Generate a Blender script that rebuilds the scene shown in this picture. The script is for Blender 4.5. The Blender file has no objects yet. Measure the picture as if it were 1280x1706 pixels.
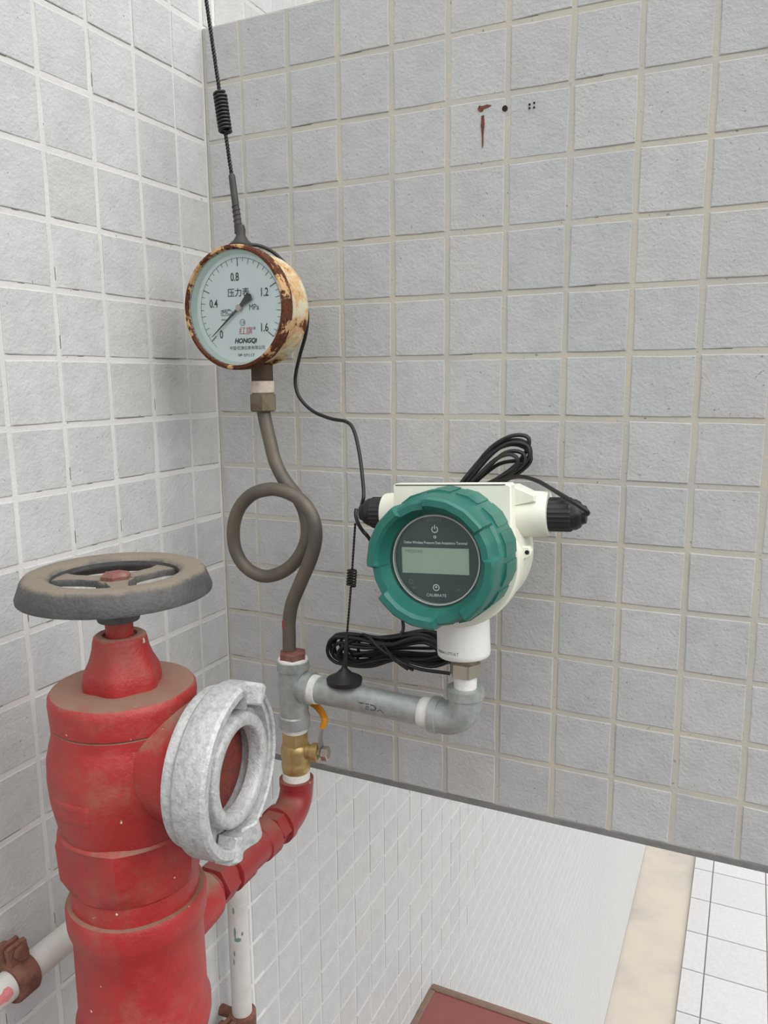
import bpy, math, random
import numpy as np
from mathutils import Vector, Matrix
random.seed(7)
rng = np.random.default_rng(7)
sc = bpy.context.scene
COL = sc.collection

# ---------------------------------------------------------------- camera
cam_d = bpy.data.cameras.new('camera')
cam = bpy.data.objects.new('camera', cam_d)
COL.objects.link(cam)
Rw = Matrix(((0.90507776, 0.42515215, -0.00893953),
             (-0.06340740, 0.15571108, 0.98576547),
             (0.42049229, -0.89162756, 0.16788422)))      # rows: right, up, back
cam.matrix_world = Matrix.Translation((0.47782, -0.63336, 0.03264)) @ Rw.transposed().to_4x4()
cam_d.sensor_fit = 'VERTICAL'
cam_d.sensor_height = 36.0
cam_d.lens = 27.4986
cam_d.clip_start = 0.01
cam_d.clip_end = 100
sc.camera = cam
CAMP = np.array([0.47782, -0.63336, 0.03264])

# ---------------------------------------------------------------- sky, lights, exposure
sc.view_settings.view_transform = 'Standard'
sc.view_settings.look = 'None'
sc.view_settings.gamma = 1.0
sc.view_settings.use_curve_mapping = False
sc.view_settings.exposure = 0.0
w = bpy.data.worlds.new('overcast_sky')
sc.world = w
w.use_nodes = True
nt = w.node_tree
nt.nodes.clear()
wo = nt.nodes.new('ShaderNodeOutputWorld')
bg = nt.nodes.new('ShaderNodeBackground')
tc = nt.nodes.new('ShaderNodeTexCoord')
sx = nt.nodes.new('ShaderNodeSeparateXYZ')
rp = nt.nodes.new('ShaderNodeValToRGB')            # overcast: the zenith about three times the horizon
rp.color_ramp.elements[0].position = 0.48
rp.color_ramp.elements[0].color = (0.20, 0.20, 0.20, 1)
e = rp.color_ramp.elements.new(0.52)
e.color = (0.32, 0.325, 0.33, 1)
rp.color_ramp.elements[-1].position = 1.0
rp.color_ramp.elements[-1].color = (1.15, 1.15, 1.15, 1)
mp = nt.nodes.new('ShaderNodeMapRange')
mp.inputs[1].default_value = -1
mp.inputs[2].default_value = 1
nt.links.new(tc.outputs['Generated'], sx.inputs[0])
nt.links.new(sx.outputs[2], mp.inputs[0])
nt.links.new(mp.outputs[0], rp.inputs[0])
nt.links.new(rp.outputs[0], bg.inputs[0])
bg.inputs[1].default_value = 2.4
nt.links.new(bg.outputs[0], wo.inputs[0])
sun_d = bpy.data.lights.new('veiled_sun', 'SUN')
sun_d.energy = 1.25
sun_d.angle = math.radians(50)
sun_d.color = (1.0, 0.98, 0.95)
sun = bpy.data.objects.new('veiled_sun', sun_d)
COL.objects.link(sun)
sun.location = (2, -2, 4)
sun.rotation_euler = Vector((-1.0, 0.17, -0.60)).to_track_quat('-Z', 'Y').to_euler()


# ---------------------------------------------------------------- materials
def srgb(r, g, b):
    def f(c):
        c /= 255.0
        return c / 12.92 if c <= 0.04045 else ((c + 0.055) / 1.055) ** 2.4
    return (f(r), f(g), f(b), 1.0)


class NT:
    def __init__(s, name):
        s.m = bpy.data.materials.new(name)
        s.m.use_nodes = True
        s.t = s.m.node_tree
        s.b = s.t.nodes['Principled BSDF']
        s.o = s.t.nodes['Material Output']
        s.co = s.t.nodes.new('ShaderNodeTexCoord').outputs['Object']

    def n(s, typ, **kw):
        q = s.t.nodes.new(typ)
        for k, v in kw.items():
            setattr(q, k, v)
        return q

    def l(s, a, b):
        s.t.links.new(a, b)

    def noise(s, scale, detail=3, rough=0.55, co=None, out='Fac'):
        q = s.n('ShaderNodeTexNoise')
        q.inputs['Scale'].default_value = scale
        q.inputs['Detail'].default_value = detail
        q.inputs['Roughness'].default_value = rough
        s.l(co or s.co, q.inputs['Vector'])
        return q.outputs[out]

    def step(s, v, a, b, lo=0.0, hi=1.0):
        q = s.n('ShaderNodeMapRange')
        q.interpolation_type = 'SMOOTHSTEP'
        q.inputs[1].default_value = a
        q.inputs[2].default_value = b
        q.inputs[3].default_value = lo
        q.inputs[4].default_value = hi
        s.l(v, q.inputs[0])
        return q.outputs[0]

    def mix(s, fac, a, b):
        q = s.n('ShaderNodeMix', data_type='RGBA')
        for v, i in ((fac, 0), (a, 6), (b, 7)):
            if isinstance(v, (tuple, float, int)):
                q.inputs[i].default_value = v
            else:
                s.l(v, q.inputs[i])
        return q.outputs[2]

    def math(s, op, a, b=0.0):
        q = s.n('ShaderNodeMath', operation=op)
        for v, i in ((a, 0), (b, 1)):
            if isinstance(v, (float, int)):
                q.inputs[i].default_value = v
            else:
                s.l(v, q.inputs[i])
        return q.outputs[0]

    def color(s, c):
        if isinstance(c, tuple):
            s.b.inputs['Base Color'].default_value = c
        else:
            s.l(c, s.b.inputs['Base Color'])

    def bump(s, h, strength=0.3, dist=0.001):
        q = s.n('ShaderNodeBump')
        q.inputs['Strength'].default_value = strength
        q.inputs['Distance'].default_value = dist
        s.l(h, q.inputs['Height'])
        s.l(q.outputs[0], s.b.inputs['Normal'])

    def surf(s, rough=0.5, metal=0.0, spec=None):
        s.b.inputs['Roughness'].default_value = rough
        s.b.inputs['Metallic'].default_value = metal
        if spec is not None:
            s.b.inputs['Specular IOR Level'].default_value = spec
        return s.m

    def randco(s):
        oi = s.n('ShaderNodeObjectInfo')
        a = s.n('ShaderNodeVectorMath', operation='SCALE')
        a.inputs[0].default_value = (3.7, 5.3, 9.1)
        s.l(oi.outputs['Random'], a.inputs['Scale'])
        b = s.n('ShaderNodeVectorMath', operation='ADD')
        s.l(s.co, b.inputs[0])
        s.l(a.outputs[0], b.inputs[1])
        return b.outputs[0], oi.outputs['Random']

    def up(s):
        g = s.n('ShaderNodeNewGeometry')
        x = s.n('ShaderNodeSeparateXYZ')
        s.l(g.outputs['Normal'], x.inputs[0])
        return x.outputs[2]


def m_tile(name, c1, c2, warm, var=True):
    t = NT(name)
    co, rnd = t.randco()
    base = t.mix(rnd, c1, c2) if var else t.mix(t.noise(7, 0), c1, c2)
    r2 = t.math('FRACT', t.math('MULTIPLY', rnd, 17.3))
    base = t.mix(t.step(r2, 0.55, 1.0, 0, 0.55), base, warm)
    big = t.noise(55, 4, 0.6, co)
    base = t.mix(t.step(big, 0.3, 0.75, 0, 0.22), base, srgb(140, 142, 142))
    spk = t.noise(420, 1, 0.4, co)
    base = t.mix(t.step(spk, 0.74, 0.79, 0, 0.55), base, srgb(95, 92, 88))
    t.color(base)
    h = t.math('ADD', t.noise(380, 3, 0.6, co), t.math('MULTIPLY', t.noise(160, 2, 0.5, co), 0.7))
    t.bump(h, 0.6, 0.0010)
    return t.surf(0.62, 0, 0.35)


def m_grout(name, a, b, c):
    t = NT(name)
    base = t.mix(t.step(t.noise(14, 4, 0.65), 0.35, 0.65), a, b)
    base = t.mix(t.step(t.noise(60, 4, 0.7), 0.56, 0.72, 0, 0.8), base, c)
    base = t.mix(t.step(t.noise(230, 2), 0.7, 0.76, 0, 0.6), base, srgb(80, 76, 70))
    t.color(base)
    t.bump(t.noise(500, 3), 0.5, 0.0006)
    return t.surf(0.9, 0, 0.2)


def m_paint(name, col, dust, rough=0.42, lo=0.35, hi=0.95, maxd=0.9, chips=None, bump=0.25, blotch=0.16):
    t = NT(name)
    base = t.mix(t.step(t.noise(70, 4, 0.65), 0.35, 0.7, 0, blotch), col, tuple(v * 0.55 for v in col[:3]) + (1,))
    if chips:
        base = t.mix(t.step(t.noise(150, 2, 0.5), 0.735, 0.76), base, chips)
    nz = t.math('ADD', t.up(), t.math('MULTIPLY', t.math('SUBTRACT', t.noise(45, 5, 0.7), 0.5), 1.5))
    f = t.step(nz, lo, hi, 0, maxd)
    f = t.math('MAXIMUM', f, t.step(t.noise(26, 5, 0.7), 0.45, 0.8, 0, 0.5 * maxd))
    base = t.mix(f, base, dust)
    t.color(base)
    r = t.n('ShaderNodeMapRange')
    r.inputs[3].default_value = rough
    r.inputs[4].default_value = 0.85
    t.l(f, r.inputs[0])
    t.l(r.outputs[0], t.b.inputs['Roughness'])
    t.bump(t.math('ADD', t.noise(120, 3), t.noise(420, 3)), bump, 0.0012)
    return t.m


def m_plain(name, col, rough=0.5, metal=0.0, vary=0.12, scale=80, bump=0.08, other=None, spec=None, hscale=300):
    t = NT(name)
    t.color(t.mix(t.step(t.noise(scale, 4, 0.65), 0.35, 0.72, 0, 1.0 if other else vary), col,
                  other or tuple(v * 0.45 for v in col[:3]) + (1,)))
    if bump:
        t.bump(t.noise(hscale, 3), bump, 0.0008)
    return t.surf(rough, metal, spec)


def m_rust(name, paint, th, tw=0.06):
    """chalky paint flaking off over orange and brown rust"""
    t = NT(name)
    rust = t.mix(t.noise(120, 4, 0.7), srgb(64, 34, 24), srgb(112, 66, 44))
    rust = t.mix(t.step(t.noise(420, 3), 0.5, 0.7), rust, srgb(48, 28, 24))
    p = t.noise(46, 5, 0.68)
    base = t.mix(t.step(p, th - 0.12, th - 0.01), paint, srgb(196, 158, 112))
    base = t.mix(t.step(p, th, th + tw), base, rust)
    t.color(base)
    t.bump(t.math('ADD', t.math('MULTIPLY', t.step(p, th, th + tw), -0.8), t.noise(500, 3)), 0.6, 0.0008)
    return t.surf(0.8, 0, 0.25)


M = {}
M['tile_left'] = m_tile('grey_stoneware_left', srgb(198, 199, 198), srgb(190, 192, 192), srgb(197, 194, 192))
M['tile_back'] = m_tile('grey_stoneware_back', srgb(194, 195, 194), srgb(185, 187, 188), srgb(194, 191, 189))
M['tile_far'] = m_tile('grey_stoneware_far', srgb(187, 188, 187), srgb(182, 184, 184), srgb(187, 185, 183))
M['tile_small'] = m_tile('grey_stoneware_field', srgb(186, 187, 186), srgb(182, 184, 184), srgb(186, 184, 182), var=False)
M['grout_left'] = m_grout('pale_grout', srgb(212, 211, 208), srgb(205, 204, 201), srgb(216, 212, 204))
M['grout_far'] = m_grout('far_grout', srgb(194, 193, 191), srgb(188, 187, 185), srgb(200, 198, 193))
M['grout_back'] = m_grout('stained_grout', srgb(194, 189, 176), srgb(185, 183, 176), srgb(206, 193, 168))
M['far_wall'] = m_plain('whitish_wall', srgb(205, 206, 205), 0.75, 0, 0.06, 3, 0.05)
M['concrete'] = m_plain('worn_concrete', srgb(98, 95, 91), 0.85, 0, 0.25, 6, 0.3)
M['strip'] = m_plain('cream_gutter_concrete', srgb(182, 173, 160), 0.8, 0, 0, 2.2, 0.15, other=srgb(160, 154, 147))
M['floor_tile'] = m_tile('white_floor_tile', srgb(188, 186, 185), srgb(183, 181, 180), srgb(186, 184, 183))
M['floor_joint'] = m_plain('floor_joint', srgb(150, 146, 142), 0.9)
M['red'] = m_paint('red_enamel', srgb(164, 44, 46), srgb(142, 116, 100), 0.45, 0.35, 1.05, 0.92, srgb(206, 196, 178), 0.35, 0.3)
M['red_branch'] = m_paint('red_branch_paint', srgb(146, 44, 48), srgb(128, 88, 76), 0.38, 0.3, 1.15, 0.75, srgb(200, 170, 160), 0.2)
M['red_box'] = m_paint('red_cabinet_paint', srgb(118, 58, 55), srgb(116, 88, 78), 0.6, 0.75, 1.9, 0.7, None, 0.1)
M['box_edge'] = m_plain('brown_rusted_edge', srgb(116, 92, 80), 0.8, 0, 0.3, 30)
M['dust'] = m_plain('settled_dust', srgb(150, 132, 114), 0.95, 0, 0.2, 60)
M['iron'] = m_paint('dark_cast_iron', srgb(76, 76, 77), srgb(128, 118, 104), 0.6, 0.35, 0.95, 0.85, None, 0.55, 0.5)
M['alu'] = m_plain('cast_aluminium', srgb(192, 194, 194), 0.55, 0.2, 0.45, 260, 0.7, other=srgb(164, 164, 162), hscale=560)
M['bore_rust'] = m_plain('red_brown_bore', srgb(120, 44, 38), 0.9, 0, 0.6, 300, 0.9, other=srgb(88, 40, 34), hscale=500)
M['galv'] = m_plain('galvanised_steel', srgb(178, 183, 180), 0.42, 0.4, 0.3, 120, 0.15, other=srgb(156, 163, 160))
M['brass'] = m_plain('brass', srgb(190, 166, 112), 0.36, 0.6, 0.3, 60, 0.15, other=srgb(168, 144, 96))
M['tape'] = m_plain('white_thread_tape', srgb(232, 231, 226), 0.8, 0, 0.2, 160, 0.6)
M['tape_old'] = m_plain('yellowed_thread_tape', srgb(214, 200, 186), 0.85, 0, 0.35, 180, 0.7)
M['tube'] = m_plain('dull_steel_tube', srgb(112, 104, 92), 0.55, 0.35, 0, 22, 0.15, other=srgb(88, 84, 80))
M['nutiron'] = m_plain('oxidised_steel', srgb(120, 112, 94), 0.6, 0.35, 0, 90, 0.3, other=srgb(98, 84, 66))
M['stem_brown'] = m_plain('brown_steel', srgb(82, 66, 54), 0.7, 0.2, 0.4, 90, 0.3)
M['bush'] = m_plain('rusted_red_bush', srgb(118, 66, 62), 0.7, 0.1, 0, 110, 0.3, other=srgb(136, 104, 92))
M['nickel'] = m_plain('nickel_plate', srgb(190, 184, 170), 0.3, 0.85, 0.2, 60, 0.05)
M['rust'] = m_plain('brown_rust', srgb(124, 84, 70), 0.9, 0, 0, 110, 0.9, other=srgb(92, 62, 52), hscale=420)
M['wpipe'] = m_plain('white_painted_pipe', srgb(205, 204, 200), 0.5, 0, 0, 28, 0.15, other=srgb(192, 188, 182))
M['cream'] = m_plain('cream_enamel', srgb(230, 230, 216), 0.42, 0, 0.1, 40, 0.05)
M['whiteplastic'] = m_plain('white_enamel', srgb(232, 232, 228), 0.4, 0, 0.08, 40, 0.03)
M['teal'] = m_plain('teal_enamel', srgb(30, 104, 92), 0.4, 0, 0, 36, 0.06, other=srgb(44, 112, 100))
M['teal_edge'] = m_plain('worn_teal_edge', srgb(120, 150, 132), 0.6, 0, 0.3, 100)
M['black'] = m_plain('black_plastic', srgb(34, 33, 34), 0.5, 0, 0.3, 60, 0.1)
M['rubber'] = m_plain('black_cable', srgb(28, 28, 29), 0.42, 0, 0.3, 60, 0.05)
M['mast'] = m_plain('dusty_black_rubber', srgb(66, 62, 60), 0.6, 0, 0, 60, 0.2, other=srgb(44, 42, 42))
M['panel'] = m_plain('dark_display_panel', srgb(50, 76, 73), 0.25, 0, 0.1, 30, 0)
M['lcd'] = m_plain('grey_green_lcd', srgb(176, 196, 178), 0.3, 0, 0.08, 60, 0)
M['print_white'] = m_plain('pale_print', srgb(226, 236, 232), 0.6, 0, 0, 10, 0)
M['print_dim'] = m_plain('dim_print', srgb(110, 134, 130), 0.6, 0, 0, 10, 0)
M['print_black'] = m_plain('black_print', srgb(58, 64, 70), 0.6, 0, 0, 10, 0)
M['print_red'] = m_plain('red_print', srgb(206, 120, 112), 0.6, 0, 0, 10, 0)
M['print_ink'] = m_plain('faded_stencil_ink', srgb(72, 92, 92), 0.7, 0, 0, 10, 0)
M['dial'] = m_plain('pale_blue_dial', srgb(238, 249, 251), 0.6, 0, 0.04, 50, 0)
M['dial_ring'] = m_plain('pale_green_ring', srgb(226, 240, 232), 0.6, 0, 0.1, 60, 0)
M['case'] = m_rust('flaking_cream_case', srgb(198, 194, 166), 0.53)
M['bezel'] = m_rust('rusted_bezel', srgb(186, 158, 122), 0.43, 0.05)
M['orange'] = m_plain('orange_grip', srgb(226, 148, 22), 0.4, 0, 0.15, 60, 0.05)
M['steel'] = m_plain('bright_steel', srgb(170, 168, 164), 0.35, 0.7, 0.3, 70, 0.05)
M['stain'] = m_plain('rust_stain', srgb(124, 70, 54), 0.9, 0, 0, 300, 0.3, other=srgb(66, 56, 52))
M['crack'] = m_plain('shrinkage_crack', srgb(104, 101, 96), 0.9, 0, 0.3, 200, 0)
M['edge_grey'] = m_plain('grey_edge_strip', srgb(128, 128, 126), 0.9, 0, 0.3, 90, 0.4)
M['hole'] = m_plain('dark_hole', srgb(30, 28, 27), 0.9)
M['pinkmark'] = m_plain('magenta_mark', srgb(176, 40, 80), 0.6)
M['pinkpaint'] = m_plain('pink_paint_patch', srgb(204, 128, 128), 0.6, 0, 0.2, 90)

t = NT('clear_glass')                      # a thin pane: clear with a fresnel reflection
t.t.nodes.remove(t.b)
tr = t.n('ShaderNodeBsdfTransparent')
tr.inputs[0].default_value = (0.99, 0.995, 0.993, 1)
gl = t.n('ShaderNodeBsdfGlossy')
gl.inputs['Roughness'].default_value = 0.08
fr = t.n('ShaderNodeFresnel')
fr.inputs[0].default_value = 1.3
mx = t.n('ShaderNodeMixShader')
t.l(fr.outputs[0], mx.inputs[0])
t.l(tr.outputs[0], mx.inputs[1])
t.l(gl.outputs[0], mx.inputs[2])
t.l(mx.outputs[0], t.o.inputs[0])
M['glass'] = t.m


# ---------------------------------------------------------------- mesh helpers
def V(*a):
    return np.array(a, float)


def norm(v):
    v = np.asarray(v, float)
    return v / np.linalg.norm(v)


def basis(axis, xref=None):
    z = norm(axis)
    if xref is None:
        xref = (1, 0, 0) if abs(z[0]) < 0.8 else (0, 1, 0)
    x = np.asarray(xref, float)
    x = norm(x - z * x.dot(z))
    return x, np.cross(z, x), z


class MB:
    def __init__(s):
        s.v, s.f = [], []

    def add(s, vs, fs):
        o = len(s.v)
        s.v.extend([tuple(map(float, p)) for p in vs])
        s.f.extend([tuple(i + o for i in f) for f in fs])
        return s

    def lathe(s, org, axis, prof, n=32, xref=None, rfun=None, closed=False, cap0=True, cap1=True, a0=0.0):
        """prof: (t along the axis, radius); closed joins last ring to first (a ring-shaped solid)"""
        x, y, z = basis(axis, xref)
        org = np.asarray(org, float)
        vs, fs = [], []
        for t, r in prof:
            for k in range(n):
                a = a0 + 2 * math.pi * k / n
                rr = r * (rfun(a, t) if rfun else 1)
                vs.append(org + z * t + (x * math.cos(a) + y * math.sin(a)) * rr)
        m = len(prof)
        for i in range(m if closed else m - 1):
            j = (i + 1) % m
            for k in range(n):
                l = (k + 1) % n
                fs.append((i * n + k, i * n + l, j * n + l, j * n + k))
        if not closed:
            if cap0:
                fs.append(tuple(range(n - 1, -1, -1)))
            if cap1:
                fs.append(tuple(range((m - 1) * n, m * n)))
        return s.add(vs, fs)

    def tube(s, pts, r, n=10, closed=False, caps=True):
        pts = [np.asarray(p, float) for p in pts]
        m = len(pts)
        T = []
        for i in range(m):
            a = pts[(i - 1) % m] if (closed or i > 0) else pts[i]
            b = pts[(i + 1) % m] if (closed or i < m - 1) else pts[i]
            T.append(norm(b - a))
        up = V(0, 0, 1) if abs(T[0][2]) < 0.9 else V(1, 0, 0)
        x = norm(up - T[0] * up.dot(T[0]))
        vs, fs = [], []
        for i in range(m):
            x = norm(x - T[i] * x.dot(T[i]))
            y = np.cross(T[i], x)
            ri = r[i] if hasattr(r, '__len__') else r
            for k in range(n):
                a = 2 * math.pi * k / n
                vs.append(pts[i] + (x * math.cos(a) + y * math.sin(a)) * ri)
        for i in range(m if closed else m - 1):
            j = (i + 1) % m
            for k in range(n):
                l = (k + 1) % n
                fs.append((i * n + k, i * n + l, j * n + l, j * n + k))
        if caps and not closed:
            fs.append(tuple(range(n - 1, -1, -1)))
            fs.append(tuple(range((m - 1) * n, m * n)))
        return s.add(vs, fs)

    def prism(s, poly, org, ex, ey, ez, t0, t1, bev=0.0):
        """extrude a 2-D polygon (in ex, ey) from t0 to t1 along ez; bev insets the t1 face"""
        org, ex, ey, ez = (np.asarray(q, float) for q in (org, ex, ey, ez))
        n = len(poly)
        c = np.mean(np.array(poly, float), axis=0)
        rings = [(t0, 0)]
        if bev:
            rings += [(t1 - bev, 0), (t1, bev)]
        else:
            rings += [(t1, 0)]
        vs, fs = [], []
        for t_, b in rings:
            for p in poly:
                q = np.array(p, float)
                if b:
                    d = q - c
                    q = q - d / max(np.linalg.norm(d), 1e-9) * b * 1.3
                vs.append(org + ex * q[0] + ey * q[1] + ez * t_)
        for i in range(len(rings) - 1):
            for k in range(n):
                l = (k + 1) % n
                fs.append((i * n + k, i * n + l, (i + 1) * n + l, (i + 1) * n + k))
        fs.append(tuple(range(n - 1, -1, -1)))
        fs.append(tuple(range((len(rings) - 1) * n, len(rings) * n)))
        return s.add(vs, fs)

    def box(s, c, h, ex=(1, 0, 0), ey=(0, 1, 0), ez=(0, 0, 1), bev=0.0):
        h = np.asarray(h, float)
        b = bev
        poly = [(-h[0] + b, -h[1]), (h[0] - b, -h[1]), (h[0], -h[1] + b), (h[0], h[1] - b),
                (h[0] - b, h[1]), (-h[0] + b, h[1]), (-h[0], h[1] - b), (-h[0], -h[1] + b)] if b else \
               [(-h[0], -h[1]), (h[0], -h[1]), (h[0], h[1]), (-h[0], h[1])]
        return s.prism(poly, c, ex, ey, ez, -h[2], h[2], b)

    def build(s, name, mat, parent=None, smooth=38):
        me = bpy.data.meshes.new(name)
        vs = np.array(s.v, float)
        if parent is not None:
            vs = vs - np.array(parent['_org'])
        me.from_pydata(vs.tolist(), [], s.f)
        me.validate()
        me.update()
        me.materials.append(M[mat] if isinstance(mat, str) else mat)
        fix_normals(me)
        if smooth:
            me.polygons.foreach_set('use_smooth', [True] * len(me.polygons))
            me.set_sharp_from_angle(angle=math.radians(smooth))
        o = bpy.data.objects.new(name, me)
        COL.objects.link(o)
        if parent is not None:
            o.parent = parent
            o['_org'] = list(parent['_org'])
        return o


def fix_normals(me):
    import bmesh
    bm = bmesh.new()
    bm.from_mesh(me)
    bmesh.ops.recalc_face_normals(bm, faces=bm.faces)
    bm.to_mesh(me)
    bm.free()


def thing(name, label, cat, loc, group=None):
    o = bpy.data.objects.new(name, None)
    COL.objects.link(o)
    o.empty_display_size = 0.02
    o.location = loc
    o['_org'] = list(map(float, loc))
    o['label'] = label
    o['category'] = cat
    if group:
        o['group'] = group
    return o


def struct(name, mb, mat, smooth=0):
    o = mb.build(name, mat, None, smooth)
    o['kind'] = 'structure'
    o['_org'] = [0.0, 0.0, 0.0]
    return o


def spline(pts, per=8, closed=False):
    P = [np.asarray(p, float) for p in pts]
    m = len(P)
    out = []
    for i in range(m if closed else m - 1):
        if closed:
            a, b, c, d = P[(i - 1) % m], P[i], P[(i + 1) % m], P[(i + 2) % m]
        else:
            b, c = P[i], P[i + 1]
            a = P[i - 1] if i > 0 else 2 * b - c
            d = P[i + 2] if i + 2 < m else 2 * c - b
        for k in range(per):
            u = k / per
            out.append(0.5 * (2 * b + (c - a) * u + (2 * a - 5 * b + 4 * c - d) * u * u + (3 * b - a - 3 * c + d) * u ** 3))
    if not closed:
        out.append(P[-1])
    return out


_font_cache = {}


def text_mesh(body, size, align='CENTER', shear=0.0, bold=0.0, sx=1.0):
    cu = bpy.data.curves.new('lettering', 'FONT')
    cu.body = body
    cu.size = 1.0
    cu.align_x = align
    cu.align_y = 'CENTER'
    cu.shear = shear
    cu.offset = bold / size
    cu.resolution_u = 3
    ob = bpy.data.objects.new('lettering_tmp', cu)
    COL.objects.link(ob)
    bpy.context.view_layer.update()
    dg = bpy.context.evaluated_depsgraph_get()
    me = bpy.data.meshes.new_from_object(ob.evaluated_get(dg))
    vs = np.array([(v.co.x * sx * size, v.co.y * size) for v in me.vertices], float).reshape(-1, 2)
    fs = [tuple(p.vertices) for p in me.polygons]
    bpy.data.objects.remove(ob)
    bpy.data.curves.remove(cu)
    bpy.data.meshes.remove(me)
    return vs, fs


def text_on(mb, body, size, org, ex, ey, shear=0.0, bold=0.0, sx=1.0, align='CENTER'):
    vs, fs = text_mesh(body, size, align, shear, bold, sx)
    org, ex, ey = (np.asarray(q, float) for q in (org, ex, ey))
    mb.add([org + ex * a + ey * b for a, b in vs], fs)


# ================================================================= STRUCTURE
P = 0.05          # tile pitch
G = 0.0044        # joint
TH = 0.0006       # tile stands proud of the grout


def tile_mesh(name, wd, ht, mat, jit=0.0004, axis='x'):
    """one wall tile, rough-edged, face towards +x or -y; origin in its middle at grout level"""
    hw, hh = wd / 2, ht / 2
    c = [(-hw, -hh), (0, -hh), (hw, -hh), (hw, 0), (hw, hh), (0, hh), (-hw, hh), (-hw, 0)]
    c = [(a + random.uniform(-jit, jit), b + random.uniform(-jit, jit)) for a, b in c]
    vs, fs = [], []
    for d, ins in ((-0.0012, 0), (TH * 0.45, 0.0), (TH, 0.0006)):
        for a, b in c:
            q = (a - ins * (1 if a > 0.001 else -1 if a < -0.001 else 0), b - ins * (1 if b > 0.001 else -1 if b < -0.001 else 0))
            vs.append((d, q[0], q[1]) if axis == 'x' else (q[0], -d, q[1]))
    for i in (0, 8):
        for k in range(8):
            l = (k + 1) % 8
            fs.append((i + k, i + l, i + 8 + l, i + 8 + k))
    fs.append(tuple(range(16, 24)))
    me = bpy.data.meshes.new(name)
    # hairline gap where the joint has shrunk from the lower edge (and sometimes a side)
    gaps = []
    u0, u1 = sorted((random.uniform(-1, .2), random.uniform(-.1, 1)))
    if random.random() < .85:
        gaps.append((u0 * hw, u1 * hw, -hh - .00028, -hh + .0002))
    if random.random() < .35:
        v0 = random.uniform(-hh, 0)
        q = random.choice((-1, 1)) * hw
        gaps.append((q - .00025, q + .00025, v0, v0 + random.uniform(.2, 1.0) * hh))
    nf = len(fs)
    for a0, a1, b0, b1 in gaps:
        o_ = len(vs)
        for a, b in ((a0, b0), (a1, b0), (a1, b1), (a0, b1)):
            vs.append((TH * .35, a, b) if axis == 'x' else (a, -TH * .35, b))
        fs.append((o_, o_ + 1, o_ + 2, o_ + 3))
    me.from_pydata(vs, [], fs)
    me.materials.append(M[mat])
    me.materials.append(M['crack'])
    for p in me.polygons[nf:]:
        p.material_index = 1
    fix_normals(me)
    if axis == 'x' and me.polygons[nf - 1].normal.x < 0 or axis == 'y' and me.polygons[nf - 1].normal.y > 0:
        me.flip_normals()
    return me


def put_tile(me, parent, loc, tilt=0.006):
    o = bpy.data.objects.new('tile', me)
    COL.objects.link(o)
    o.parent = parent
    o.location = loc
    o.rotation_euler = [random.uniform(-tilt, tilt) for _ in range(3)]
    return o


# --- left wall (plane x = 0), running from behind the camera to far under and over the beam
mb = MB()
mb.box((-0.06 - TH / 2, -0.58, -1.0), (0.06 - TH / 2, 0.62, 2.1))
mb.box((-0.06 - TH / 2, 2.82, -1.0), (0.06 - TH / 2, 2.78, 2.1))
wall_left = struct('wall_left', mb, 'grout_left')
wall_left.data.materials.append(M['grout_far'])
for p in wall_left.data.polygons:
    p.material_index = 1 if p.center.y > 0.1 else 0
BT = 0.085        # beam thickness


def left_cols():
    out = [(-0.0425 / 2 - G / 4, 0.0425 - G * 0.8)]                  # the cut column at the corner
    y = -0.0425
    for k in range(18):
        out.append((y - P / 2, P - G))
        y -= P
    out.append((0.0185 / 2, 0.0185 - G))
    y = 0.0185
    while y < 5.2:
        out.append((y + P / 2, P - G))
        y += P
    return out


def proj(pt):
    q = np.array(Rw) @ (np.asarray(pt) - CAMP)
    if q[2] > -0.05:
        return None
    return 640 + 1303.13 * q[0] / -q[2], 853 - 1303.13 * q[1] / -q[2], -q[2]


cells = []
for (yc, wd) in left_cols():
    for r in range(-5, 69 if yc > 0 else 27):
        zc = 0.35 - P / 2 - r * P
        if 0 < yc < 0.118 and abs(zc) < 0.35:      # the beam meets the wall here
            continue
        ps = proj((0, yc, zc))
        vis = ps is not None and -45 < ps[0] < 1325 and -60 < ps[1] < 1770
        if vis and yc > 0:
            s_ = (0 - CAMP[1]) / (yc - CAMP[1])
            zh = CAMP[2] + (zc - CAMP[2]) * s_
            vis = (zh > 0.33 or zh < -0.33) and yc < 1.0
        d = np.linalg.norm(V(0, yc, zc) - CAMP) if vis else 99
        size = wd / (d * d) * (CAMP[0] / d) if vis else 0
        cells.append((size, yc, wd, zc))
cells.sort(key=lambda q: -q[0])
meshes_l = {}
far_mb = MB()
for i, (size, yc, wd, zc) in enumerate(cells):
    if i < 300 and size > 0:
        key = (round(wd, 4), yc > 0, random.randrange(3))
        if key not in meshes_l:
            meshes_l[key] = tile_mesh('tile', wd, P - G, 'tile_far' if yc > 0 else 'tile_left')
        put_tile(meshes_l[key], wall_left, (-TH + random.uniform(-0.0003, 0.0003), yc, zc))
    else:
        hw, hh, b = wd / 2, (P - G) / 2, 0.001
        vs = [(-TH - 0.001, yc + a * hw, zc + c * hh) for a, c in ((-1, -1), (1, -1), (1, 1), (-1, 1))] + \
             [(-0.0004, yc + a * (hw - b), zc + c * (hh - b)) for a, c in ((-1, -1), (1, -1), (1, 1), (-1, 1))]
        far_mb.add(vs, [(0, 1, 5, 4), (1, 2, 6, 5), (2, 3, 7, 6), (3, 0, 4, 7), (4, 5, 6, 7)])
o = far_mb.build('tile_field', 'tile_small', wall_left, 0)
o['kind'] = 'stuff'

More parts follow.
